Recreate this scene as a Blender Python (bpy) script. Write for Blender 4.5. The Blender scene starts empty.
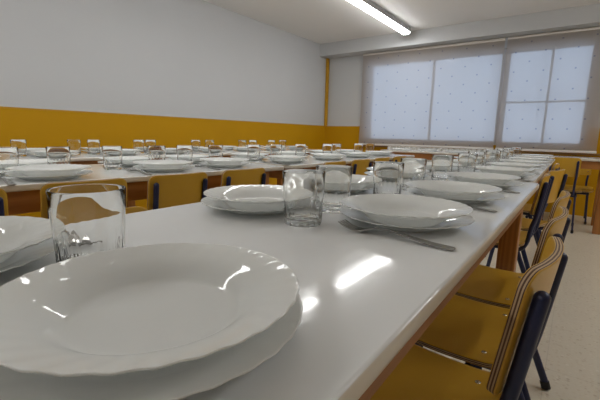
import bpy, bmesh, math, random
from mathutils import Vector, Matrix
random.seed(7)
PI = math.pi
S = bpy.context.scene
COL = S.collection

# ------------------------------------------------------------------ materials
def new_mat(name):
    m = bpy.data.materials.new(name); m.use_nodes = True
    nt = m.node_tree
    return m, nt, nt.nodes['Principled BSDF'], nt.nodes['Material Output']

def simple(name, col, rough=0.5, metal=0.0, spec=0.5, coat=0.0):
    m, nt, b, o = new_mat(name)
    b.inputs['Base Color'].default_value = (*col, 1)
    b.inputs['Roughness'].default_value = rough
    b.inputs['Metallic'].default_value = metal
    b.inputs['Specular IOR Level'].default_value = spec
    b.inputs['Coat Weight'].default_value = coat
    return m

def node(nt, typ, **kw):
    n = nt.nodes.new(typ)
    for k, v in kw.items():
        if hasattr(n, k): setattr(n, k, v)
    return n

def mixcol(nt, fac, a, b):
    n = nt.nodes.new('ShaderNodeMix'); n.data_type = 'RGBA'
    for sock, v in ((n.inputs[0], fac), (n.inputs[6], a), (n.inputs[7], b)):
        if isinstance(v, (int, float)): sock.default_value = v
        elif isinstance(v, tuple): sock.default_value = (*v, 1)
        else: nt.links.new(v, sock)
    return n.outputs[2]

def ramp(nt, src, stops):
    r = nt.nodes.new('ShaderNodeValToRGB')
    while len(r.color_ramp.elements) < len(stops): r.color_ramp.elements.new(0.5)
    for e, (p, c) in zip(r.color_ramp.elements, stops):
        e.position = p; e.color = (*c, 1) if len(c) == 3 else c
    nt.links.new(src, r.inputs[0])
    return r.outputs[0]

def coords(nt, scale=(1, 1, 1), kind='Object'):
    tc = nt.nodes.new('ShaderNodeTexCoord'); mp = nt.nodes.new('ShaderNodeMapping')
    mp.inputs['Scale'].default_value = scale
    nt.links.new(tc.outputs[kind], mp.inputs[0])
    return mp.outputs[0]

def noise(nt, vec, scale, detail=3, rough=0.5):
    n = nt.nodes.new('ShaderNodeTexNoise')
    n.inputs['Scale'].default_value = scale; n.inputs['Detail'].default_value = detail
    n.inputs['Roughness'].default_value = rough
    nt.links.new(vec, n.inputs['Vector'])
    return n.outputs[0]

def bump(nt, b, height, strength, dist=0.002):
    n = nt.nodes.new('ShaderNodeBump'); n.inputs['Strength'].default_value = strength
    n.inputs['Distance'].default_value = dist
    nt.links.new(height, n.inputs['Height']); nt.links.new(n.outputs[0], b.inputs['Normal'])

def math_(nt, op, a, b=None, c=None):
    n = nt.nodes.new('ShaderNodeMath'); n.operation = op
    for i, v in enumerate((a, b, c)):
        if v is None: continue
        if isinstance(v, (int, float)): n.inputs[i].default_value = v
        else: nt.links.new(v, n.inputs[i])
    return n.outputs[0]

WHITE_WALL = (0.585, 0.60, 0.615)
OCHRE = (0.545, 0.285, 0.003)

def wall_mat():
    m, nt, b, o = new_mat('painted_wall')
    g = nt.nodes.new('ShaderNodeNewGeometry')
    sx = nt.nodes.new('ShaderNodeSeparateXYZ'); nt.links.new(g.outputs['Position'], sx.inputs[0])
    v = coords(nt)
    n1 = noise(nt, v, 2.5, 4)
    wob = math_(nt, 'MULTIPLY', math_(nt, 'SUBTRACT', noise(nt, v, 9, 2), 0.5), 0.006)
    z = math_(nt, 'ADD', sx.outputs[2], wob)
    mask = math_(nt, 'GREATER_THAN', z, 1.0)
    och = mixcol(nt, n1, tuple(c * 0.93 for c in OCHRE), tuple(c * 1.07 for c in OCHRE))
    wh = mixcol(nt, n1, tuple(c * 0.98 for c in WHITE_WALL), tuple(c * 1.02 for c in WHITE_WALL))
    nt.links.new(mixcol(nt, mask, och, wh), b.inputs['Base Color'])
    b.inputs['Roughness'].default_value = 0.6; b.inputs['Specular IOR Level'].default_value = 0.2
    bump(nt, b, noise(nt, v, 60, 4), 0.15, 0.003)
    return m

def plain_white():
    m, nt, b, o = new_mat('ceiling_plaster')
    v = coords(nt); n1 = noise(nt, v, 3, 4)
    nt.links.new(mixcol(nt, n1, (0.84, 0.835, 0.825), (0.87, 0.865, 0.855)), b.inputs['Base Color'])
    b.inputs['Roughness'].default_value = 0.8
    bump(nt, b, noise(nt, v, 70, 3), 0.12, 0.002)
    return m

def terrazzo():
    m, nt, b, o = new_mat('terrazzo_floor')
    v = coords(nt)
    vo = nt.nodes.new('ShaderNodeTexVoronoi'); vo.inputs['Scale'].default_value = 75
    nt.links.new(v, vo.inputs['Vector'])
    chips = ramp(nt, vo.outputs['Color'], [(0.0, (0.44, 0.36, 0.26)), (0.25, (0.62, 0.55, 0.43)), (0.6, (0.72, 0.66, 0.54)), (1.0, (0.80, 0.76, 0.67))])
    edge = ramp(nt, vo.outputs['Distance'], [(0.25, (0, 0, 0)), (0.5, (1, 1, 1))])
    c = mixcol(nt, edge, chips, (0.70, 0.65, 0.54))
    big = noise(nt, v, 3.5, 4)
    c2 = mixcol(nt, math_(nt, 'MULTIPLY', big, 0.35), c, (0.55, 0.49, 0.38))
    # tile joints
    br = nt.nodes.new('ShaderNodeTexBrick'); br.offset = 0.0
    br.inputs['Scale'].default_value = 1.0
    br.inputs['Brick Width'].default_value = 0.4; br.inputs['Row Height'].default_value = 0.4
    br.inputs['Mortar Size'].default_value = 0.0015
    nt.links.new(v, br.inputs['Vector'])
    nt.links.new(mixcol(nt, math_(nt, 'MULTIPLY', br.outputs['Fac'], 0.2), c2, (0.25, 0.21, 0.16)), b.inputs['Base Color'])
    b.inputs['Roughness'].default_value = 0.32
    return m

def wood(name, dark, light, axis=1, rough=0.42):
    m, nt, b, o = new_mat(name)
    sc = [14.0, 14.0, 14.0]; sc[axis] = 0.9
    v = coords(nt, tuple(sc))
    n1 = noise(nt, v, 2.2, 5, 0.62)
    w = nt.nodes.new('ShaderNodeTexWave'); w.inputs['Scale'].default_value = 1.6
    w.inputs['Distortion'].default_value = 5; w.inputs['Detail'].default_value = 3
    nt.links.new(v, w.inputs['Vector'])
    f = math_(nt, 'ADD', math_(nt, 'MULTIPLY', n1, 0.7), math_(nt, 'MULTIPLY', w.outputs[1], 0.3))
    nt.links.new(ramp(nt, f, [(0.25, dark), (0.75, light)]), b.inputs['Base Color'])
    b.inputs['Roughness'].default_value = rough
    bump(nt, b, n1, 0.1, 0.001)
    return m

def table_white():
    m, nt, b, o = new_mat('white_laminate')
    v = coords(nt)
    n1 = noise(nt, v, 5, 5)
    nt.links.new(mixcol(nt, n1, (0.735, 0.745, 0.745), (0.775, 0.785, 0.785)), b.inputs['Base Color'])
    sv = coords(nt, (40, 6, 6))
    sm = noise(nt, sv, 3, 5, 0.7)
    r = ramp(nt, sm, [(0.3, (0.045, 0.045, 0.045)), (0.75, (0.17, 0.17, 0.17))])
    nt.links.new(r, b.inputs['Roughness'])
    b.inputs['Specular IOR Level'].default_value = 0.42
    bump(nt, b, noise(nt, v, 22, 3), 0.05, 0.002)
    return m

def laminate_yellow():
    m, nt, b, o = new_mat('yellow_chair_laminate')
    v = coords(nt)
    n1 = noise(nt, v, 8, 5, 0.6)
    nt.links.new(mixcol(nt, n1, (0.56, 0.315, 0.025), (0.64, 0.375, 0.04)), b.inputs['Base Color'])
    b.inputs['Roughness'].default_value = 0.30
    return m

def opal():
    """opal glass: glossy white that lets a good part of the light through"""
    m, nt, b, o = new_mat('white_opal_glass')
    b.inputs['Base Color'].default_value = (0.94, 0.95, 0.94, 1)
    b.inputs['Roughness'].default_value = 0.06
    b.inputs['Specular IOR Level'].default_value = 0.5
    tl = nt.nodes.new('ShaderNodeBsdfTranslucent'); tl.inputs[0].default_value = (0.97, 0.98, 0.965, 1)
    mx = nt.nodes.new('ShaderNodeMixShader'); mx.inputs[0].default_value = 0.38
    nt.links.new(b.outputs[0], mx.inputs[1]); nt.links.new(tl.outputs[0], mx.inputs[2])
    nt.links.new(mx.outputs[0], o.inputs[0])
    return m

def clear_glass(name, ior=1.47, tint=(0.995, 0.998, 0.996)):
    m = bpy.data.materials.new(name); m.use_nodes = True
    nt = m.node_tree; nt.nodes.clear()
    o = nt.nodes.new('ShaderNodeOutputMaterial'); g = nt.nodes.new('ShaderNodeBsdfGlass')
    g.inputs['Color'].default_value = (*tint, 1); g.inputs['Roughness'].default_value = 0.0
    g.inputs['IOR'].default_value = ior
    nt.links.new(g.outputs[0], o.inputs[0])
    return m

def window_glass():
    m = bpy.data.materials.new('window_pane'); m.use_nodes = True
    nt = m.node_tree; nt.nodes.clear()
    o = nt.nodes.new('ShaderNodeOutputMaterial')
    t = nt.nodes.new('ShaderNodeBsdfTransparent'); t.inputs[0].default_value = (0.92, 0.95, 0.96, 1)
    g = nt.nodes.new('ShaderNodeBsdfGlossy'); g.inputs['Roughness'].default_value = 0.0
    f = nt.nodes.new('ShaderNodeFresnel'); f.inputs[0].default_value = 1.8
    x = nt.nodes.new('ShaderNodeMixShader')
    nt.links.new(f.outputs[0], x.inputs[0]); nt.links.new(t.outputs[0], x.inputs[1]); nt.links.new(g.outputs[0], x.inputs[2])
    nt.links.new(x.outputs[0], o.inputs[0])
    return m

def blind_fabric():
    """thin screen cloth with a staggered pattern of small woven dots"""
    m = bpy.data.materials.new('blind_cloth'); m.use_nodes = True
    nt = m.node_tree; nt.nodes.clear()
    o = nt.nodes.new('ShaderNodeOutputMaterial')
    tc = nt.nodes.new('ShaderNodeTexCoord')
    sx = nt.nodes.new('ShaderNodeSeparateXYZ'); nt.links.new(tc.outputs['Object'], sx.inputs[0])
    x, z = sx.outputs[0], sx.outputs[2]
    def dots(ox, oz):
        px, pz = 0.30, 0.22
        fx = math_(nt, 'ABSOLUTE', math_(nt, 'SUBTRACT', math_(nt, 'FRACT', math_(nt, 'DIVIDE', math_(nt, 'ADD', x, 20 + ox), px)), 0.5))
        fz = math_(nt, 'ABSOLUTE', math_(nt, 'SUBTRACT', math_(nt, 'FRACT', math_(nt, 'DIVIDE', math_(nt, 'ADD', z, 20 + oz), pz)), 0.5))
        ax = math_(nt, 'LESS_THAN', math_(nt, 'MULTIPLY', fx, px), 0.0085)
        az = math_(nt, 'LESS_THAN', math_(nt, 'MULTIPLY', fz, pz), 0.0085)
        return math_(nt, 'MULTIPLY', ax, az)
    d = math_(nt, 'MAXIMUM', dots(0, 0), dots(0.15, 0.11))
    v = coords(nt, (300, 1, 300))
    weave = noise(nt, v, 1.0, 2)
    base = mixcol(nt, weave, (0.57, 0.515, 0.47), (0.65, 0.59, 0.54))
    colr = mixcol(nt, d, base, (0.34, 0.33, 0.37))
    df = nt.nodes.new('ShaderNodeBsdfDiffuse'); tl = nt.nodes.new('ShaderNodeBsdfTranslucent')
    nt.links.new(colr, df.inputs[0]); nt.links.new(colr, tl.inputs[0])
    a = nt.nodes.new('ShaderNodeMixShader'); a.inputs[0].default_value = 0.62
    nt.links.new(df.outputs[0], a.inputs[1]); nt.links.new(tl.outputs[0], a.inputs[2])
    tr = nt.nodes.new('ShaderNodeBsdfTransparent')
    mx = nt.nodes.new('ShaderNodeMixShader')
    op = math_(nt, 'SUBTRACT', 0.11, math_(nt, 'MULTIPLY', d, 0.06))
    nt.links.new(op, mx.inputs[0]); nt.links.new(a.outputs[0], mx.inputs[1]); nt.links.new(tr.outputs[0], mx.inputs[2])
    nt.links.new(mx.outputs[0], o.inputs[0])
    return m

def emitter(name, col, strength):
    m = bpy.data.materials.new(name); m.use_nodes = True
    nt = m.node_tree; nt.nodes.clear()
    o = nt.nodes.new('ShaderNodeOutputMaterial'); e = nt.nodes.new('ShaderNodeEmission')
    e.inputs[0].default_value = (*col, 1); e.inputs[1].default_value = strength
    nt.links.new(e.outputs[0], o.inputs[0])
    return m

M = dict(
    wall=wall_mat(), ceil=plain_white(), floor=terrazzo(), top=table_white(),
    edge=simple('table_edge_band', (0.66, 0.61, 0.53), 0.30),
    apron=wood('stained_pine_rail', (0.27, 0.10, 0.022), (0.45, 0.185, 0.045), 1),
    cross=wood('stained_pine_cross_rail', (0.27, 0.10, 0.022), (0.45, 0.185, 0.045), 0),
    leg=wood('stained_pine_leg', (0.28, 0.105, 0.022), (0.47, 0.20, 0.05), 2),
    yellow=laminate_yellow(),
    ply=simple('plywood_pale_layer', (0.50, 0.36, 0.22), 0.6),
    plyd=simple('plywood_dark_layer', (0.095, 0.042, 0.02), 0.55),
    tube=simple('navy_steel_tube', (0.011, 0.020, 0.080), 0.36),
    rubber=simple('black_rubber', (0.012, 0.012, 0.014), 0.7),
    steel=simple('brushed_steel', (0.34, 0.33, 0.315), 0.20, 1.0),
    rivet=simple('bright_rivet', (0.75, 0.73, 0.68), 0.2, 1.0),
    plate=opal(), glass=clear_glass('tumbler_glass'), pane=window_glass(),
    cloth=blind_fabric(), bar=simple('blind_bar_white', (0.80, 0.77, 0.73), 0.45),
    alu=simple('window_frame_aluminium', (0.62, 0.62, 0.64), 0.45, 0.1),
    ochre=simple('ochre_gloss_paint', OCHRE, 0.4),
    sill=simple('varnished_sill', (0.30, 0.17, 0.05), 0.4),
    enamel=simple('radiator_enamel', (0.62, 0.61, 0.58), 0.35),
    housing=simple('lamp_housing_grey', (0.42, 0.42, 0.42), 0.5),
    lamp=emitter('lamp_diffuser', (1.0, 0.995, 0.98), 19.5),
    chain=simple('bead_chain', (0.6, 0.65, 0.72), 0.4),
)

# ------------------------------------------------------------------ geometry helpers
def link(name, bm, mats, parent=None, smooth=False, angle=None):
    me = bpy.data.meshes.new(name)
    bmesh.ops.recalc_face_normals(bm, faces=bm.faces)
    bm.to_mesh(me); bm.free()
    for m in (mats if isinstance(mats, (list, tuple)) else [mats]): me.materials.append(m)
    if smooth:
        for p in me.polygons: p.use_smooth = True
    if angle is not None:
        me.set_sharp_from_angle(angle=angle)
    o = bpy.data.objects.new(name, me); COL.objects.link(o)
    if parent is not None: o.parent = parent
    return o

def tag(o, label=None, cat=None, group=None, kind=None):
    if label: o['label'] = label
    if cat: o['category'] = cat
    if group: o['group'] = group
    if kind: o['kind'] = kind
    return o

def thing(name, loc, label, cat, group=None, rz=0.0):
    o = bpy.data.objects.new(name, None); COL.objects.link(o)
    o.empty_display_size = 0.05
    o.location = loc; o.rotation_euler = (0, 0, rz)
    return tag(o, label, cat, group)

def copy_tree(o, parent=None):
    c = o.copy(); COL.objects.link(c)
    if parent is not None: c.parent = parent
    for ch in list(o.children): copy_tree(ch, c)
    return c

def box(bm, lo, hi, bevel=0.0, seg=2, mat=0):
    r = bmesh.ops.create_cube(bm, size=1.0)
    vs = r['verts']
    c = [(a + b) / 2 for a, b in zip(lo, hi)]; s = [b - a for a, b in zip(lo, hi)]
    for v in vs: v.co = Vector((v.co.x * s[0] + c[0], v.co.y * s[1] + c[1], v.co.z * s[2] + c[2]))
    fs = list({f for v in vs for f in v.link_faces})
    for f in fs: f.material_index = mat
    if bevel:
        es = list({e for v in vs for e in v.link_edges})
        bmesh.ops.bevel(bm, geom=es, offset=bevel, segments=seg, affect='EDGES', profile=0.5)
    return bm

def box_obj(name, lo, hi, mat, parent=None, bevel=0.0):
    bm = bmesh.new(); box(bm, lo, hi, bevel)
    return link(name, bm, mat, parent)

def lathe(bm, prof, n, fn=None, closed=False):
    """prof: list of (r, z); fn(theta, i, r, z) -> (r, z, dtheta)"""
    rings = []
    for i, (r, z) in enumerate(prof):
        if r < 1e-6:
            rings.append([bm.verts.new((0, 0, z))]); continue
        ring = []
        for k in range(n):
            t = 2 * PI * k / n
            rr, zz, dt = fn(t, i, r, z) if fn else (r, z, 0)
            ring.append(bm.verts.new((rr * math.cos(t + dt), rr * math.sin(t + dt), zz)))
        rings.append(ring)
    for a, b in zip(rings, rings[1:]):
        for k in range(n):
            k2 = (k + 1) % n
            if len(a) == 1 and len(b) > 1: bm.faces.new((a[0], b[k], b[k2]))
            elif len(b) == 1 and len(a) > 1: bm.faces.new((a[k], b[0], a[k2]))
            elif len(a) > 1: bm.faces.new((a[k], b[k], b[k2], a[k2]))
    return bm

def catmull(pts, sub):
    pts = [Vector(p) for p in pts]; out = []
    P = [pts[0] * 2 - pts[1]] + pts + [pts[-1] * 2 - pts[-2]]
    for i in range(1, len(P) - 2):
        p0, p1, p2, p3 = P[i - 1], P[i], P[i + 1], P[i + 2]
        for k in range(sub):
            t = k / sub
            out.append(0.5 * ((2 * p1) + (-p0 + p2) * t + (2 * p0 - 5 * p1 + 4 * p2 - p3) * t * t + (-p0 + 3 * p1 - 3 * p2 + p3) * t ** 3))
    out.append(pts[-1]); return out

def tube(bm, pts, ra, rb, side=Vector((0, 1, 0)), n=12, round_ends=True):
    """elliptical tube: half-width ra along `side`, rb across"""
    pts = [Vector(p) for p in pts]; rings = []
    m = len(pts); stations = []
    for i, p in enumerate(pts):
        d = (pts[min(i + 1, m - 1)] - pts[max(i - 1, 0)]).normalized()
        stations.append((p, d, 1.0))
    if round_ends:
        p, d, _ = stations[0]; q, e, _ = stations[-1]
        R = max(ra, rb)
        pre = [(p - d * R * math.sin(a), d, math.cos(a)) for a in (1.35, 0.9, 0.45)]
        post = [(q + e * R * math.sin(a), e, math.cos(a)) for a in (0.45, 0.9, 1.35)]
        stations = pre + stations + post
    for p, d, s in stations:
        a = (side - d * side.dot(d)).normalized(); b = d.cross(a)
        rings.append([bm.verts.new(p + a * (ra * s * math.cos(2 * PI * k / n)) + b * (rb * s * math.sin(2 * PI * k / n))) for k in range(n)])
    for r0, r1 in zip(rings, rings[1:]):
        for k in range(n): bm.faces.new((r0[k], r0[(k + 1) % n], r1[(k + 1) % n], r1[k]))
    bm.faces.new(rings[0][::-1]); bm.faces.new(rings[-1])
    return bm

def rounded_outline(w, h, r, n=8, rs=None):
    """points of a rounded rectangle centred at 0; rs = radius of the four corners"""
    rs = rs or (r, r, r, r); out = []
    for (sx, sy, a0), rr in zip(((1, 1, 0), (-1, 1, PI / 2), (-1, -1, PI), (1, -1, 1.5 * PI)), rs):
        cx, cy = sx * (w / 2 - rr), sy * (h / 2 - rr)
        for k in range(n + 1):
            a = a0 + PI / 2 * k / n
            out.append((cx + rr * math.cos(a), cy + rr * math.sin(a)))
    # add points along straight sides
    res = []
    for i, p in enumerate(out):
        q = out[(i + 1) % len(out)]; res.append(p)
        L = math.hypot(q[0] - p[0], q[1] - p[1]); c = int(L / 0.03)
        for k in range(1, c + 1): res.append((p[0] + (q[0] - p[0]) * k / (c + 1), p[1] + (q[1] - p[1]) * k / (c + 1)))
    return res

def ply_panel(bm, outline, surf, thick):
    """bent plywood: yellow faces, banded edge.  surf(u, v) -> (point, normal)"""
    rings_s = (1.0, 0.96, 0.86, 0.7, 0.5, 0.3, 0.12)
    def face(off, flip):
        grid = []
        for s in rings_s:
            sh = 0.0012 if s == 1.0 else 0
            ring = []
            for u, v in outline:
                p, nrm = surf(u * s, v * s)
                ring.append(bm.verts.new(p + nrm * off))
            grid.append(ring)
        p, nrm = surf(0, 0); c = bm.verts.new(p + nrm * off)
        n = len(outline)
        for a, b in zip(grid, grid[1:]):
            for k in range(n):
                f = bm.faces.new((a[k], a[(k + 1) % n], b[(k + 1) % n], b[k])); f.material_index = 0; f.smooth = True
        for k in range(n):
            f = bm.faces.new((grid[-1][k], grid[-1][(k + 1) % n], c)); f.material_index = 0; f.smooth = True
        return grid[0]
    a = face(thick / 2, False); b = face(-thick / 2, True)
    bands = [(0.0, 0), (0.08, 1), (0.22, 2), (0.40, 1), (0.60, 2), (0.78, 1), (0.92, 0), (1.0, None)]
    prev = a; n = len(outline)
    for (t0, mi), (t1, _) in zip(bands, bands[1:]):
        if t1 == 1.0: nxt = b
        else: nxt = [bm.verts.new(x.co.lerp(y.co, t1)) for x, y in zip(a, b)]
        for k in range(n):
            f = bm.faces.new((prev[k], prev[(k + 1) % n], nxt[(k + 1) % n], nxt[k]))
            f.material_index = (0, 2, 1)[mi]; f.smooth = False
        prev = nxt
    return bm

def dome(bm, c, nrm, r, h):
    nrm = Vector(nrm).normalized(); t = nrm.orthogonal().normalized(); s = nrm.cross(t)
    prev = None
    for a in (0.0, 0.4, 0.8, 1.2):
        ring = [bm.verts.new(Vector(c) + nrm * (h * math.sin(a)) + (t * math.cos(2 * PI * k / 10) + s * math.sin(2 * PI * k / 10)) * r * math.cos(a)) for k in range(10)]
        if prev:
            for k in range(10): bm.faces.new((prev[k], prev[(k + 1) % 10], ring[(k + 1) % 10], ring[k]))
        else: bm.faces.new(ring[::-1])
        prev = ring
    bm.faces.new(prev)

ORD = ['first', 'second', 'third', 'fourth', 'fifth', 'sixth', 'seventh', 'eighth', 'ninth', 'tenth', 'eleventh', 'twelfth', 'thirteenth', 'fourteenth', 'fifteenth', 'sixteenth']

# ------------------------------------------------------------------ the room
XL, XR, YB, YW, ZC = -3.40, 2.30, -6.0, 5.33, 2.236
T = 0.69
def struct(name, bm, mat, parent=None, **k):
    o = link(name, bm, mat, parent, **k)
    if parent is None: o['kind'] = 'structure'
    return o
bm = bmesh.new(); box(bm, (XL - .15, YB - .15, -0.1), (XR + .15, YW + .25, 0.0)); struct('floor', bm, M['floor'])
bm = bmesh.new(); box(bm, (XL - .15, YB - .15, ZC), (XR + .15, YW + .25, ZC + 0.1)); struct('ceiling', bm, M['ceil'])
bm = bmesh.new(); box(bm, (XL - .15, YB, 0), (XL, YW, ZC)); struct('wall_left', bm, M['wall'])
bm = bmesh.new(); box(bm, (XR, YB, 0), (XR + .15, YW, ZC)); struct('wall_right', bm, M['wall'])
bm = bmesh.new(); box(bm, (XL - .15, YB - .15, 0), (XR + .15, YB, ZC)); struct('wall_near', bm, M['wall'])
WX0, WX1, WZ0, WZ1 = -2.69, 0.05, 0.775, 1.94
bm = bmesh.new()
box(bm, (XL - .15, YW, 0), (WX0, YW + .25, ZC)); box(bm, (WX1, YW, 0), (XR + .15, YW + .25, ZC))
box(bm, (WX0, YW, 0), (WX1, YW + .25, WZ0)); box(bm, (WX0, YW, WZ1), (WX1, YW + .25, ZC))
struct('wall_window', bm, M['wall'])
bm = bmesh.new(); box(bm, (XL, 5.095, 2.055), (XR, YW, ZC)); struct('trim_1', bm, M['wall'])['label'] = 'white boxed beam along the top of the window wall'
bm = bmesh.new(); box(bm, (XL + 0.004, 5.275, 1.0), (XL + 0.045, 5.32, 2.055), 0.006); struct('trim_2', bm, M['ochre'])['label'] = 'ochre painted conduit strip in the corner'
bm = bmesh.new(); box(bm, (XL, YB, 0.992), (XL + 0.004, YW, 1.004)); struct('trim_3', bm, M['ochre'])
bm = bmesh.new(); box(bm, (-2.75, 5.27, 0.694), (0.22, YW, 0.714), 0.003); struct('trim_4', bm, M['sill'])['label'] = 'narrow varnished window sill'

# windows: frame and panes behind the blinds
def window(name, x0, x1, mull, transom=None):
    y0, y1 = YW + 0.07, YW + 0.12
    bm = bmesh.new(); f = 0.045
    box(bm, (x0, y0, WZ0), (x0 + f, y1, WZ1)); box(bm, (x1 - f, y0, WZ0), (x1, y1, WZ1))
    box(bm, (x0 + f, y0, WZ0), (x1 - f, y1, WZ0 + f)); box(bm, (x0 + f, y0, WZ1 - f), (x1 - f, y1, WZ1))
    w = struct(name, bm, M['alu'])
    bm = bmesh.new(); box(bm, (x0 + f, y0 + .02, WZ0 + f), (x1 - f, y0 + .026, WZ1 - f)); link('pane', bm, M['pane'], w)
    for xm in mull:
        bm = bmesh.new(); box(bm, (xm - .012, y0 - .004, WZ0 + f), (xm + .012, y1 + .004, WZ1 - f)); link('mullion', bm, M['alu'], w)
    if transom:
        bm = bmesh.new(); box(bm, (x0 + f, y0 - .002, transom - .008), (x1 - f, y1 + .002, transom + .008)); link('transom', bm, M['alu'], w)
window('window_1', WX0, -0.84, [-1.72])
window('window_2', -0.84, WX1, [-0.36], 1.30)

# roller blinds
def blind(x0, x1, label, lean):
    t = thing('roller_blind', (x0, 5.255, 0.74), label, 'blind', 'roller blinds over the windows')
    w = x1 - x0
    bm = bmesh.new(); N = 24
    fr, bk = [], []
    for i in range(N + 1):
        z = 1.30 * i / N
        row = []
        for dy in (0.0, 0.0012):
            for k in range(9):
                x = w * k / 8
                row.append(bm.verts.new((x, 0.006 * math.sin(3 * z + 2 * x) + dy - 0.012 + 0.012 * z, z)))
        fr.append(row)
    for a, b in zip(fr, fr[1:]):
        for k in range(8):
            bm.faces.new((a[k], a[k + 1], b[k + 1], b[k]))
    bm.verts.ensure_lookup_table()
    bmesh.ops.delete(bm, geom=[v for v in bm.verts if not v.link_faces], context='VERTS')
    link('cloth', bm, M['cloth'], t, smooth=True)
    bm = bmesh.new(); box(bm, (-0.004, -0.022, -0.022), (w + .004, -0.004, 0.004), 0.004); link('bottom_bar', bm, M['bar'], t)
    bm = bmesh.new(); tube(bm, [(0, 0.015, 1.292), (w, 0.015, 1.292)], 0.02, 0.02, Vector((0, 1, 0)), 12, False); link('roller_tube', bm, M['bar'], t, smooth=True, angle=0.6)
    return t
b1 = blind(-2.73, -0.855, 'wide dotted roller blind with two bluish panes behind it, left of the pair', 0)
b2 = blind(-0.825, 0.165, 'narrower dotted roller blind over the window at the right of the pair', 0)
bm = bmesh.new(); tube(bm, [(-.84 + .855 + 1.875 - 1.875, 0, 0), (0.015, 0.0, 0.75)], 0.003, 0.003, Vector((0, 1, 0)), 6)
ch = link('pull_chain', bm, M['chain'], b1, smooth=True); ch.location = (1.875, -0.008, 0.55)

# radiator under the window
rad = thing('radiator', (-2.22, 5.18, 0), 'cream column radiator standing below the left blind', 'radiator')
sec = None
for k in range(19):
    if sec is None:
        bm = bmesh.new()
        box(bm, (0.005, -0.04, 0.12), (0.065, 0.045, 0.714), 0.012)
        sec = link('section', bm, M['enamel'], rad, smooth=True, angle=0.7); s = sec
    else:
        s = sec.copy(); COL.objects.link(s)
    s.location = (0.07 * k, 0, 0)
bm = bmesh.new()
for z in (0.16, 0.63): tube(bm, [(-0.02, 0.0, z), (1.36, 0.0, z)], 0.014, 0.014, Vector((0, 0, 1)), 10)
link('header_pipe', bm, M['enamel'], rad, smooth=True, angle=0.7)
bm = bmesh.new(); tube(bm, [(1.34, 0, 0.16), (1.42, 0, 0.16), (1.42, 0, 0.0)], 0.011, 0.011, Vector((0, 1, 0)), 10, False); link('supply_pipe', bm, M['enamel'], rad, smooth=True, angle=0.7)
for x in (0.14, 1.19): box_obj('wall_bracket', (x - .01, 0.045, 0.3), (x + .01, 0.149, 0.34), M['enamel'], rad)

# ------------------------------------------------------------------ ceiling lamps
def lamp(x, y, L, label, rz=0.0):
    t = thing('ceiling_lamp', (x, y, ZC), label, 'lamp', 'fluorescent ceiling lamps', rz)
    bm = bmesh.new(); box(bm, (-0.055, -L / 2, -0.058), (0.055, L / 2, 0.0), 0.006); link('housing', bm, M['housing'], t)
    bm = bmesh.new()
    prof = [(-0.050, -0.059), (-0.049, -0.068), (-0.036, -0.079), (0.0, -0.084), (0.036, -0.079), (0.049, -0.068), (0.050, -0.059)]
    ends = []
    for yy in (-L / 2 + 0.012, L / 2 - 0.012): ends.append([bm.verts.new((px, yy, pz)) for px, pz in prof])
    for k in range(len(prof)): bm.faces.new((ends[0][k], ends[0][(k + 1) % 7], ends[1][(k + 1) % 7], ends[1][k]))
    bm.faces.new(ends[0]); bm.faces.new(ends[1][::-1])
    link('diffuser', bm, M['lamp'], t)
    for s in (-1, 1):
        a, b = sorted((s * (L / 2 - 0.011), s * (L / 2)))
        bm = bmesh.new(); box(bm, (-0.052, a, -0.085), (0.052, b, -0.0585), 0.005); link('end_cap', bm, M['housing'], t)
    return t
lamp(-1.96, 4.16, 1.55, 'lit white tube lamp on the ceiling near the window')
for k, y in enumerate((2.2, 0.25, -1.7, -3.7)):  # first shows as a streak on the table; the rest unseen, kept for light
    lamp(-1.96, y, 1.55, 'unseen tube lamp in the ceiling row above the middle tables, %s behind the window lamp' % ORD[k])
for k, y in enumerate((3.9, 1.9)):  # unseen second row, added to keep the right floor and seats lit
    lamp(1.25, y, 1.55, 'unseen tube lamp added for light on the right of the ceiling, %s from the window' % ORD[k])
lamp(-1.0, -5.2, 0.75, 'short lit lamp set crosswise on the ceiling at the back', PI / 2)

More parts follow.
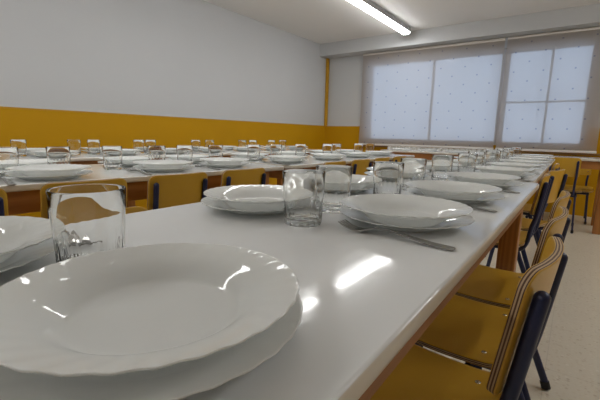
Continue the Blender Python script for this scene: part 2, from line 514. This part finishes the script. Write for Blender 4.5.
# ------------------------------------------------------------------ tables
def table(cx, cy, L, W, label, rz=0.0):
    t = thing('canteen_table', (cx, cy, 0), label, 'table', None, rz)
    bm = bmesh.new()
    out = rounded_outline(W, L, 0.025, 6)
    prof = [(0.004, -0.020), (0.0008, -0.018), (0.0, -0.015), (0.0, -0.005), (0.0015, -0.0015), (0.005, 0.0)]
    def inset(p, d):
        x, y = p
        return ((x - math.copysign(min(d, abs(x)), x)) if abs(x) > 0.2 * W else x, (y - math.copysign(min(d, abs(y)), y)) if abs(y) > L / 2 - 0.05 else y)
    rings = [[bm.verts.new((*inset(p, d), T + dz)) for p in out] for d, dz in prof]
    n = len(out)
    for i, (a, b) in enumerate(zip(rings, rings[1:])):
        for k in range(n):
            f = bm.faces.new((a[k], a[(k + 1) % n], b[(k + 1) % n], b[k])); f.material_index = 1 if i < 4 else 0
            f.smooth = True
    f = bm.faces.new(rings[-1]); f.material_index = 0
    f = bm.faces.new(rings[0][::-1]); f.material_index = 1
    link('tabletop', bm, [M['top'], M['edge']], t)
    z0, z1 = T - 0.020 - 0.072, T - 0.0202
    g = 0.036; th = 0.022
    lw = 0.062; ly = L / 2 - 0.112
    for s in (-1, 1):
        a, b = sorted((s * (W / 2 - 0.033), s * (W / 2 - 0.033 - th)))
        bm = bmesh.new(); box(bm, (a, -ly + lw / 2, z0), (b, ly - lw / 2, z1), 0.002); link('long_rail', bm, M['apron'], t)
        a, b = sorted((s * (ly + 0.02), s * (ly + 0.02 - th)))
        bm = bmesh.new(); box(bm, (-W / 2 + g + lw, a, z0), (W / 2 - g - lw, b, z1), 0.002); link('short_rail', bm, M['cross'], t)
    for sx in (-1, 1):
        for sy in (-1, 1):
            x = sx * (W / 2 - g - lw / 2); y = sy * ly
            bm = bmesh.new(); box(bm, (x - lw / 2, y - lw / 2, 0.0), (x + lw / 2, y + lw / 2, z1), 0.004); link('leg', bm, M['leg'], t)
    return t
TW = 0.60
table(-0.400, 0.77, 1.82, TW, 'long white-topped table nearest the camera with brown wooden rails')
table(-0.436, 2.875, 2.34, TW, 'white-topped table continuing beyond the nearest table towards the window', 0.012)
table(-1.572, 0.585, 1.90, TW, 'white-topped table at the left in the middle row, chairs along its near side', -0.085)
table(-1.487, 2.475, 1.80, TW, 'white-topped table in the middle row, at its window end', -0.012)
table(-2.62, 0.75, 1.90, TW, 'white-topped table by the ochre wall, at the left end of the back row')
table(-2.60, 2.66, 1.86, TW, 'white-topped table by the ochre wall, at the window end of back row')
# long table set crosswise before the window
table(-0.808, 4.60, 2.3, 0.56, 'white-topped table set crosswise below the window blinds', PI / 2)

# ------------------------------------------------------------------ chairs (built facing -X, seat centre over the origin)
def make_chair():
    t = thing('school_chair', (0, 0, 0), None, 'chair', 'yellow school chairs')
    ZS = 0.375
    # seat
    def seat_surf(u, v):
        z = ZS + 0.010 - 0.012 * math.exp(-((u - 0.03) / 0.11) ** 2) * math.cos(v * 6) + (-(0.05) * (u)) * 0.25
        if u < -0.11: z -= (-(u + 0.11)) ** 2 * 7
        if u > 0.10: z += (u - 0.10) ** 2 * 2
        return Vector((u, v, z)), Vector((0, 0, 1))
    bm = bmesh.new()
    ply_panel(bm, rounded_outline(0.335, 0.322, 0.04, 8), seat_surf, 0.011)
    seat = link('seat', bm, [M['yellow'], M['ply'], M['plyd']], t)
    for x in (-0.075, 0.115):
        for y in (-0.115, 0.115):
            p, n = seat_surf(x, y); bm = bmesh.new(); dome(bm, p + n * 0.0053, n, 0.0062, 0.0025)
            link('rivet', bm, M['rivet'], seat, smooth=True)
    # backrest: bent so that its middle bulges away from the sitter
    BZ, BH, BW = 0.610, 0.174, 0.248
    lean = 0.14
    def back_surf(u, v):       # u along width (y), v along height
        x = 0.176 + lean * (v + BH / 2) + 0.019 * (1 - (u / (BW / 2)) ** 2)
        nrm = Vector((1.0, 0.019 * 2 * u / (BW / 2) ** 2, -lean)).normalized()
        return Vector((x, u, BZ + v)), nrm
    bm = bmesh.new()
    ply_panel(bm, rounded_outline(BW, BH, 0.03, 8, (0.026, 0.026, 0.014, 0.014)), back_surf, 0.011)
    back = link('backrest', bm, [M['yellow'], M['ply'], M['plyd']], t)
    PY = 0.100
    for y in (-PY, PY):
        for v in (-0.045, 0.04):
            p, n = back_surf(y, v); bm = bmesh.new(); dome(bm, p - n * 0.0053, -n, 0.0055, 0.0022)
            link('rivet', bm, M['rivet'], back, smooth=True)
    zr = ZS - 0.019
    for s in (-1, 1):
        y = s * PY
        top, n1 = back_surf(y, 0.055); low, n0 = back_surf(y, -BH / 2)
        a = top + n1 * 0.0155; b = low + n0 * 0.0155
        b2 = Vector((0.184, y, 0.46)); c = Vector((0.172, y, zr + 0.03)); d = Vector((0.14, y, zr - 0.004)); e = Vector((0.05, y, zr - 0.004)); f = Vector((-0.12, y, zr - 0.004))
        bm = bmesh.new(); tube(bm, catmull([a, b, b2, c, d, e, f], 5), 0.0095, 0.0095, Vector((0, 1, 0)), 14)
        link('side_frame', bm, M['tube'], t, smooth=True, angle=0.9)
        for x0, x1 in ((0.10, 0.232), (-0.095, -0.15)):
            yy = s * (PY + 0.017)
            p = [Vector((x0, yy, zr - 0.002)), Vector((x0 + (x1 - x0) * 0.25, yy + s * 0.003, zr - 0.10)), Vector((x1, yy + s * 0.016, 0.012))]
            bm = bmesh.new(); tube(bm, p, 0.0085, 0.012, Vector((0, 1, 0)), 12)
            lg = link('leg', bm, M['tube'], t, smooth=True, angle=0.9)
            q = p[2]; d = (p[2] - p[1]).normalized()
            bm = bmesh.new(); tube(bm, [q - d * 0.02, q + Vector((0, 0, -0.006))], 0.0115, 0.0145, Vector((0, 1, 0)), 12, False)
            bmesh.ops.translate(bm, verts=bm.verts, vec=(0, 0, 0))
            for v in bm.verts: v.co.z = max(v.co.z, 0.0)
            link('foot_cap', bm, M['rubber'], lg, smooth=True, angle=0.9)
    for x in (0.085, -0.08):
        bm = bmesh.new(); tube(bm, [(x, -PY - 0.02, zr - 0.022), (x, PY + 0.02, zr - 0.022)], 0.009, 0.011, Vector((1, 0, 0)), 12)
        link('crossbar', bm, M['tube'], t, smooth=True, angle=0.9)
    return t
chair0 = make_chair(); used = [False]
def chair(x, y, rz, label, group):
    o = chair0 if not used[0] else copy_tree(chair0)
    used[0] = True
    o.location = (x, y, 0); o.rotation_euler = (0, 0, rz)
    tag(o, label, 'chair', group)
    return o
G1 = 'chairs on the right of the near tables'
chair(-0.224, 0.632, -0.06, 'yellow plywood chair nearest the camera, its laminated backrest edge facing us', G1)
chair(-0.224, 0.980, -0.04, 'yellow plywood chair second from the camera on the right of the nearest table', G1)
chair(-0.226, 1.328, -0.03, 'yellow plywood chair third from the camera on the right of the nearest table', G1)
chair(-0.310, 2.035, 0.0, 'yellow chair pushed in at the near corner of second table, behind the brown leg', G1)
chair(-0.272, 2.45, -0.25, 'yellow chair turned slightly outward at the right of the second table', G1)
chair(-0.31, 3.05, 0.0, 'yellow chair farther along the right side of the second table', G1)
G2 = 'chairs on the near side of the middle row'
for k, y in enumerate((0.225, 0.551, 0.876, 1.202)):
    chair(-1.445 + 0.06 * y, y, -0.06, 'yellow chair with back to us at the middle table, %s from the left' % ORD[k], G2)
for k, y in enumerate((1.95, 2.29, 2.63, 2.97)):
    chair(-1.365, y, -0.02, 'yellow chair seen behind the tumblers at the middle row, %s towards the window' % ORD[k], G2)
chair(-0.560, 0.345, PI, 'yellow chair on the far left side of the nearest table, only its top showing', 'chairs on the far side of the near table').scale.z = 0.985
chair(-0.085, 4.46, -PI / 2, 'yellow chair with its back to us at the crosswise table below the right blind', 'chair at the crosswise table')

chair(0.02, 4.95, PI / 2, 'yellow chair on the far side of the crosswise table, its legs showing underneath', 'chair beyond the crosswise table').scale.z = 0.93

# ------------------------------------------------------------------ crockery
NSC = 32
def scal(amp_r, amp_z, r0, R):
    def f(t, i, r, z):
        w = max(0.0, (r - r0) / (R - r0)); w = min(w, 1.0)
        ph = NSC * t - 5.0 * (1 - w)
        c = math.cos(ph)
        return r * (1 - amp_r * w ** 3 * c), z + amp_z * c * math.sin(min(1, w) * PI * 0.5) * (1 if w > 0 else 0), 0.0
    return f
def plate_mesh(name, prof, r0, R, ar, az):
    bm = bmesh.new(); lathe(bm, prof, NSC * 6, scal(ar, az, r0, R))
    bmesh.ops.remove_doubles(bm, verts=bm.verts, dist=1e-6)
    return bm
# flat dinner plate (lower), R 0.121
flat_prof = [(0, 0.0040), (0.04, 0.0040), (0.070, 0.0042), (0.078, 0.0050), (0.084, 0.0072), (0.091, 0.0098), (0.099, 0.0124), (0.108, 0.0148), (0.116, 0.0168), (0.1218, 0.0182), (0.1236, 0.0186), (0.1240, 0.0178),
             (0.1226, 0.0166), (0.116, 0.0148), (0.108, 0.0127), (0.099, 0.0103), (0.091, 0.0076), (0.084, 0.0046), (0.0785, 0.0014), (0.075, 0.0), (0.072, 0.0008), (0.069, 0.0012), (0, 0.0012)]
soup_prof = [(0, 0.0068), (0.03, 0.0068), (0.060, 0.0069), (0.0655, 0.0074), (0.0695, 0.0094), (0.075, 0.0138), (0.081, 0.0184), (0.087, 0.0220), (0.094, 0.0246), (0.103, 0.0274), (0.111, 0.0297), (0.1172, 0.0313), (0.1186, 0.0316), (0.1190, 0.0308),
             (0.1174, 0.0294), (0.111, 0.0277), (0.103, 0.0253), (0.095, 0.0228), (0.088, 0.0197), (0.082, 0.0160), (0.076, 0.0114), (0.069, 0.0050), (0.063, 0.0010), (0.060, 0.0), (0.057, 0.0010), (0, 0.0022)]
flat_bm = plate_mesh('dinner_plate', flat_prof, 0.090, 0.124, 0.0030, 0.00026)
for v in flat_bm.verts: v.co.x *= 0.985; v.co.y *= 0.985
flat0 = link('dinner_plate', flat_bm, M['plate'], None, smooth=True)
soup0 = link('soup_plate', plate_mesh('soup_plate', soup_prof, 0.088, 0.119, 0.0030, 0.00034), M['plate'], None, smooth=True)

def glass_bm():
    H = 0.096
    prof = [(0, 0.0035), (0.018, 0.0030), (0.0285, 0.0008), (0.0310, 0.0010), (0.0322, 0.004), (0.0326, 0.010), (0.0330, 0.022), (0.0335, 0.036), (0.0339, 0.044), (0.0343, 0.050), (0.0352, 0.070), (0.0362, 0.0945), (0.0358, 0.096),
            (0.0350, 0.096), (0.0346, 0.0945), (0.0337, 0.070), (0.0325, 0.046), (0.0308, 0.022), (0.0290, 0.0135), (0.0230, 0.0105), (0.011, 0.0098), (0, 0.0098)]
    def f(t, i, r, z):
        if 4 <= i <= 9:
            k = 18
            w = {4: 0.8, 5: 1.3, 6: 1.0, 7: 0.5, 8: 0.1, 9: 0.0}[i]
            return r - 0.0012 * w * abs(math.sin(k * t / 2)), z, 0
        return r, z, 0
    bm = bmesh.new(); lathe(bm, prof, 108, f)
    for v in bm.verts: v.co.x *= 1.07; v.co.y *= 1.07
    return bm
glass0 = link('tumbler', glass_bm(), M['glass'], None, smooth=True, angle=math.radians(50))

def fork_bm():
    # handle end at x=0, tine tips at x=-0.195
    bm = bmesh.new(); th = 0.0018
    def zc(d):
        pts = [(0, 0.0022), (0.03, 0.0030), (0.07, 0.0075), (0.105, 0.0125), (0.13, 0.0105), (0.15, 0.0045), (0.165, 0.0030), (0.18, 0.0060), (0.195, 0.0125)]
        for (a, za), (b, zb) in zip(pts, pts[1:]):
            if d <= b:
                t = (d - a) / (b - a); t = t * t * (3 - 2 * t) * 0.5 + t * 0.5
                return za + (zb - za) * t
        return pts[-1][1]
    def strip(st):     # list of (d, ylo, yhi)
        prev = None
        for d, y0, y1 in st:
            z = zc(d)
            q = [bm.verts.new((-d, y0, z + th / 2)), bm.verts.new((-d, y1, z + th / 2)), bm.verts.new((-d, y1, z - th / 2)), bm.verts.new((-d, y0, z - th / 2))]
            if prev:
                for k in range(4): bm.faces.new((prev[k], prev[(k + 1) % 4], q[(k + 1) % 4], q[k]))
            else: bm.faces.new(q[::-1])
            prev = q
        bm.faces.new(prev)
    def w(d):
        pts = [(0, 0.0045), (0.004, 0.0085), (0.02, 0.0095), (0.05, 0.0075), (0.09, 0.0042), (0.118, 0.0036), (0.13, 0.0050), (0.14, 0.0095), (0.15, 0.0118), (0.158, 0.0122)]
        for (a, za), (b, zb) in zip(pts, pts[1:]):
            if d <= b: return za + (zb - za) * (d - a) / (b - a)
        return 0.0122
    ds = [0, 0.002, 0.004] + [0.008 + 0.0075 * k for k in range(20)] + [0.158]
    strip([(d, -w(d), w(d)) for d in ds])
    for k in range(4):
        yc = -0.0122 + 0.00185 + k * (0.0244 - 0.0037) / 3
        strip([(d, yc - 0.0014 * s, yc + 0.0014 * s) for d, s in ((0.1575, 1), (0.166, 1), (0.174, 0.95), (0.182, 0.9), (0.19, 0.75), (0.195, 0.45))])
    return bm
fork0 = link('fork', fork_bm(), M['steel'], None)

first = {}
def put(proto, x, y, z, rz, label, cat, group):
    if proto.name in first: o = proto.copy(); COL.objects.link(o)
    else: o = proto; first[proto.name] = 1
    o.location = (x, y, z); o.rotation_euler = (0, 0, rz)
    return tag(o, label, cat, group)

PLATES, GLASSES = [], []
def clear(x, y):
    for _ in range(60):
        for px, py in PLATES:
            dx, dy = x - px, y - py; d = math.hypot(dx, dy)
            if d < 0.1645: y += math.copysign(0.003, dy); x += math.copysign(0.0012, dx)
        for gx, gy in GLASSES:
            dx, dy = x - gx, y - gy
            if math.hypot(dx, dy) < 0.088: y += math.copysign(0.004, dy if abs(dy) > 1e-4 else 1)
    return x, y

def setting(x, y, side, where, k, group, fork=True, dx=0.0, dy=0.0, fdy=None):
    """side +1: the diner sits at +X. dx, dy shift the upper plate"""
    PLATES.append((x, y))
    put(flat0, x, y, T, random.uniform(0, 6), 'flat plate below in %s stack %s' % (ORD[k], where), 'plate', 'lower plates ' + group)
    put(soup0, x + dx, y + dy, T + 0.0046, random.uniform(0, 6), 'soup plate on top of %s stack %s' % (ORD[k], where), 'plate', 'upper plates ' + group)
    if fork:
        fy = fdy if fdy is not None else -0.145 * side
        put(fork0, x + side * 0.126, y + fy, T, (0 if side > 0 else PI) + random.uniform(-0.10, 0.0), 'steel fork beside %s stack %s' % (ORD[k], where), 'fork', 'forks ' + group)

R1 = [(-0.266, 0.165), (-0.252, 0.684), (-0.254, 1.045), (-0.250, 1.42), (-0.250, 1.84), (-0.255, 2.22), (-0.26, 2.62), (-0.262, 3.02), (-0.265, 3.42), (-0.27, 3.86)]
W1 = 'from the camera, right edge of near tables'
for k, (x, y) in enumerate(R1):
    d = [(-0.002, 0.002), (0.0, -0.004), (-0.004, -0.01), (-0.008, 0.0), (-0.008, 0), (-0.008, 0.0)][min(k, 5)]
    setting(x, y, 1, W1, k, 'on the right edge of the near tables', True, d[0], d[1], -0.131)
L1 = [(-0.572, 0.088), (-0.548, 0.598), (-0.565, 0.975), (-0.56, 1.40), (-0.56, 1.88), (-0.56, 2.28), (-0.565, 2.7), (-0.57, 3.1), (-0.57, 3.5), (-0.575, 3.9)]
for k, (x, y) in enumerate(L1):
    setting(x, y, -1, 'from the camera, left edge of near tables', k, 'on the left edge of the near tables', k < 5, 0.004)
G1X = [(-0.436, 0.194), (-0.390, 0.545), (-0.412, 0.686), (-0.382, 0.902), (-0.376, 1.072), (-0.392, 1.43), (-0.372, 1.75), (-0.40, 2.02), (-0.39, 2.42), (-0.41, 2.6), (-0.40, 2.85), (-0.42, 3.22), (-0.41, 3.6)]
for k, (x, y) in enumerate(G1X):
    if k > 2: x, y = clear(x, y)
    GLASSES.append((x, y))
    put(glass0, x, y, T, random.uniform(0, 6), 'clear fluted tumbler on the centre line of the near tables, %s from the camera' % ORD[k], 'tumbler', 'tumblers on the near tables')

Y2 = [0.12, 0.515, 0.93, 1.255, 1.72, 2.16, 2.58, 2.98]
for k, y in enumerate(Y2):
    x = -1.555 + 0.045 * (y - 0.55) if y < 1.5 else -1.505
    setting(x + 0.155, y, 1, 'from the left, near side of middle row', k, 'on the near side of the middle row', k < 5, -0.004, 0)
    setting(x - 0.155, y + 0.01, -1, 'from the left, far side of middle row', k, 'on the far side of the middle row', k < 3)
for k, (x, y) in enumerate([(-1.545, 0.44), (-1.53, 0.555), (-1.55, 0.80), (-1.53, 0.945), (-1.54, 1.15), (-1.55, 1.29), (-1.54, 1.65), (-1.53, 1.77), (-1.53, 2.10), (-1.52, 2.42), (-1.5, 2.55), (-1.51, 2.9), (-1.5, 3.1)]):
    x, y = clear(x, y)
    GLASSES.append((x, y))
    put(glass0, x, y, T, random.uniform(0, 6), 'clear tumbler standing along the middle row of tables, %s from the left' % ORD[k], 'tumbler', 'tumblers on the middle row')
Y3 = [0.55, 0.93, 1.33, 1.72, 2.12, 2.52, 2.92, 3.3]
for k, y in enumerate(Y3):
    setting(-2.46, y, 1, 'from the left, near side of back row', k, 'on the near side of the back row', False)
    setting(-2.77, y + 0.01, -1, 'from the left, wall side of back row', k, 'on the wall side of the back row', False)
for k, y in enumerate([0.80, 1.105, 1.22, 1.55, 1.66, 2.08, 2.20, 2.62, 2.75, 3.05, 3.25]):
    x, y = clear(-2.6 - 0.015 * (k % 2), y)
    GLASSES.append((x, y))
    put(glass0, x, y, T, random.uniform(0, 6), 'clear tumbler in front of the ochre wall on the back row, %s from the left' % ORD[k], 'tumbler', 'tumblers on the back row')
# crosswise table below the window
for k, x in enumerate([-1.75, -1.42, -1.1, -0.8]):
    put(flat0, x, 4.5, T, random.uniform(0, 6), 'flat white plate on the crosswise table below the blinds, %s from its left end' % ORD[k], 'plate', 'plates on the crosswise table')

# ------------------------------------------------------------------ daylight, camera, colour
w = bpy.data.worlds.new('sky'); S.world = w; w.use_nodes = True
bg = w.node_tree.nodes['Background']
bg.inputs[0].default_value = (0.60, 0.74, 1.0, 1); bg.inputs[1].default_value = 2.3

cam = bpy.data.cameras.new('camera'); co = bpy.data.objects.new('camera', cam); COL.objects.link(co)
R = Matrix(((0.80547502, -0.11917675, 0.58052294), (0.59221522, 0.12523548, -0.7959882), (0.02216122, 0.98494313, 0.17145233)))
co.matrix_world = Matrix.Translation((0, 0, 0.85)) @ R.to_4x4()
cam.sensor_width = 36.0; cam.lens = 22.5; cam.clip_start = 0.01
S.camera = co
S.view_settings.view_transform = 'Standard'; S.view_settings.look = 'None'
S.view_settings.exposure = 0.29; S.view_settings.gamma = 1.0
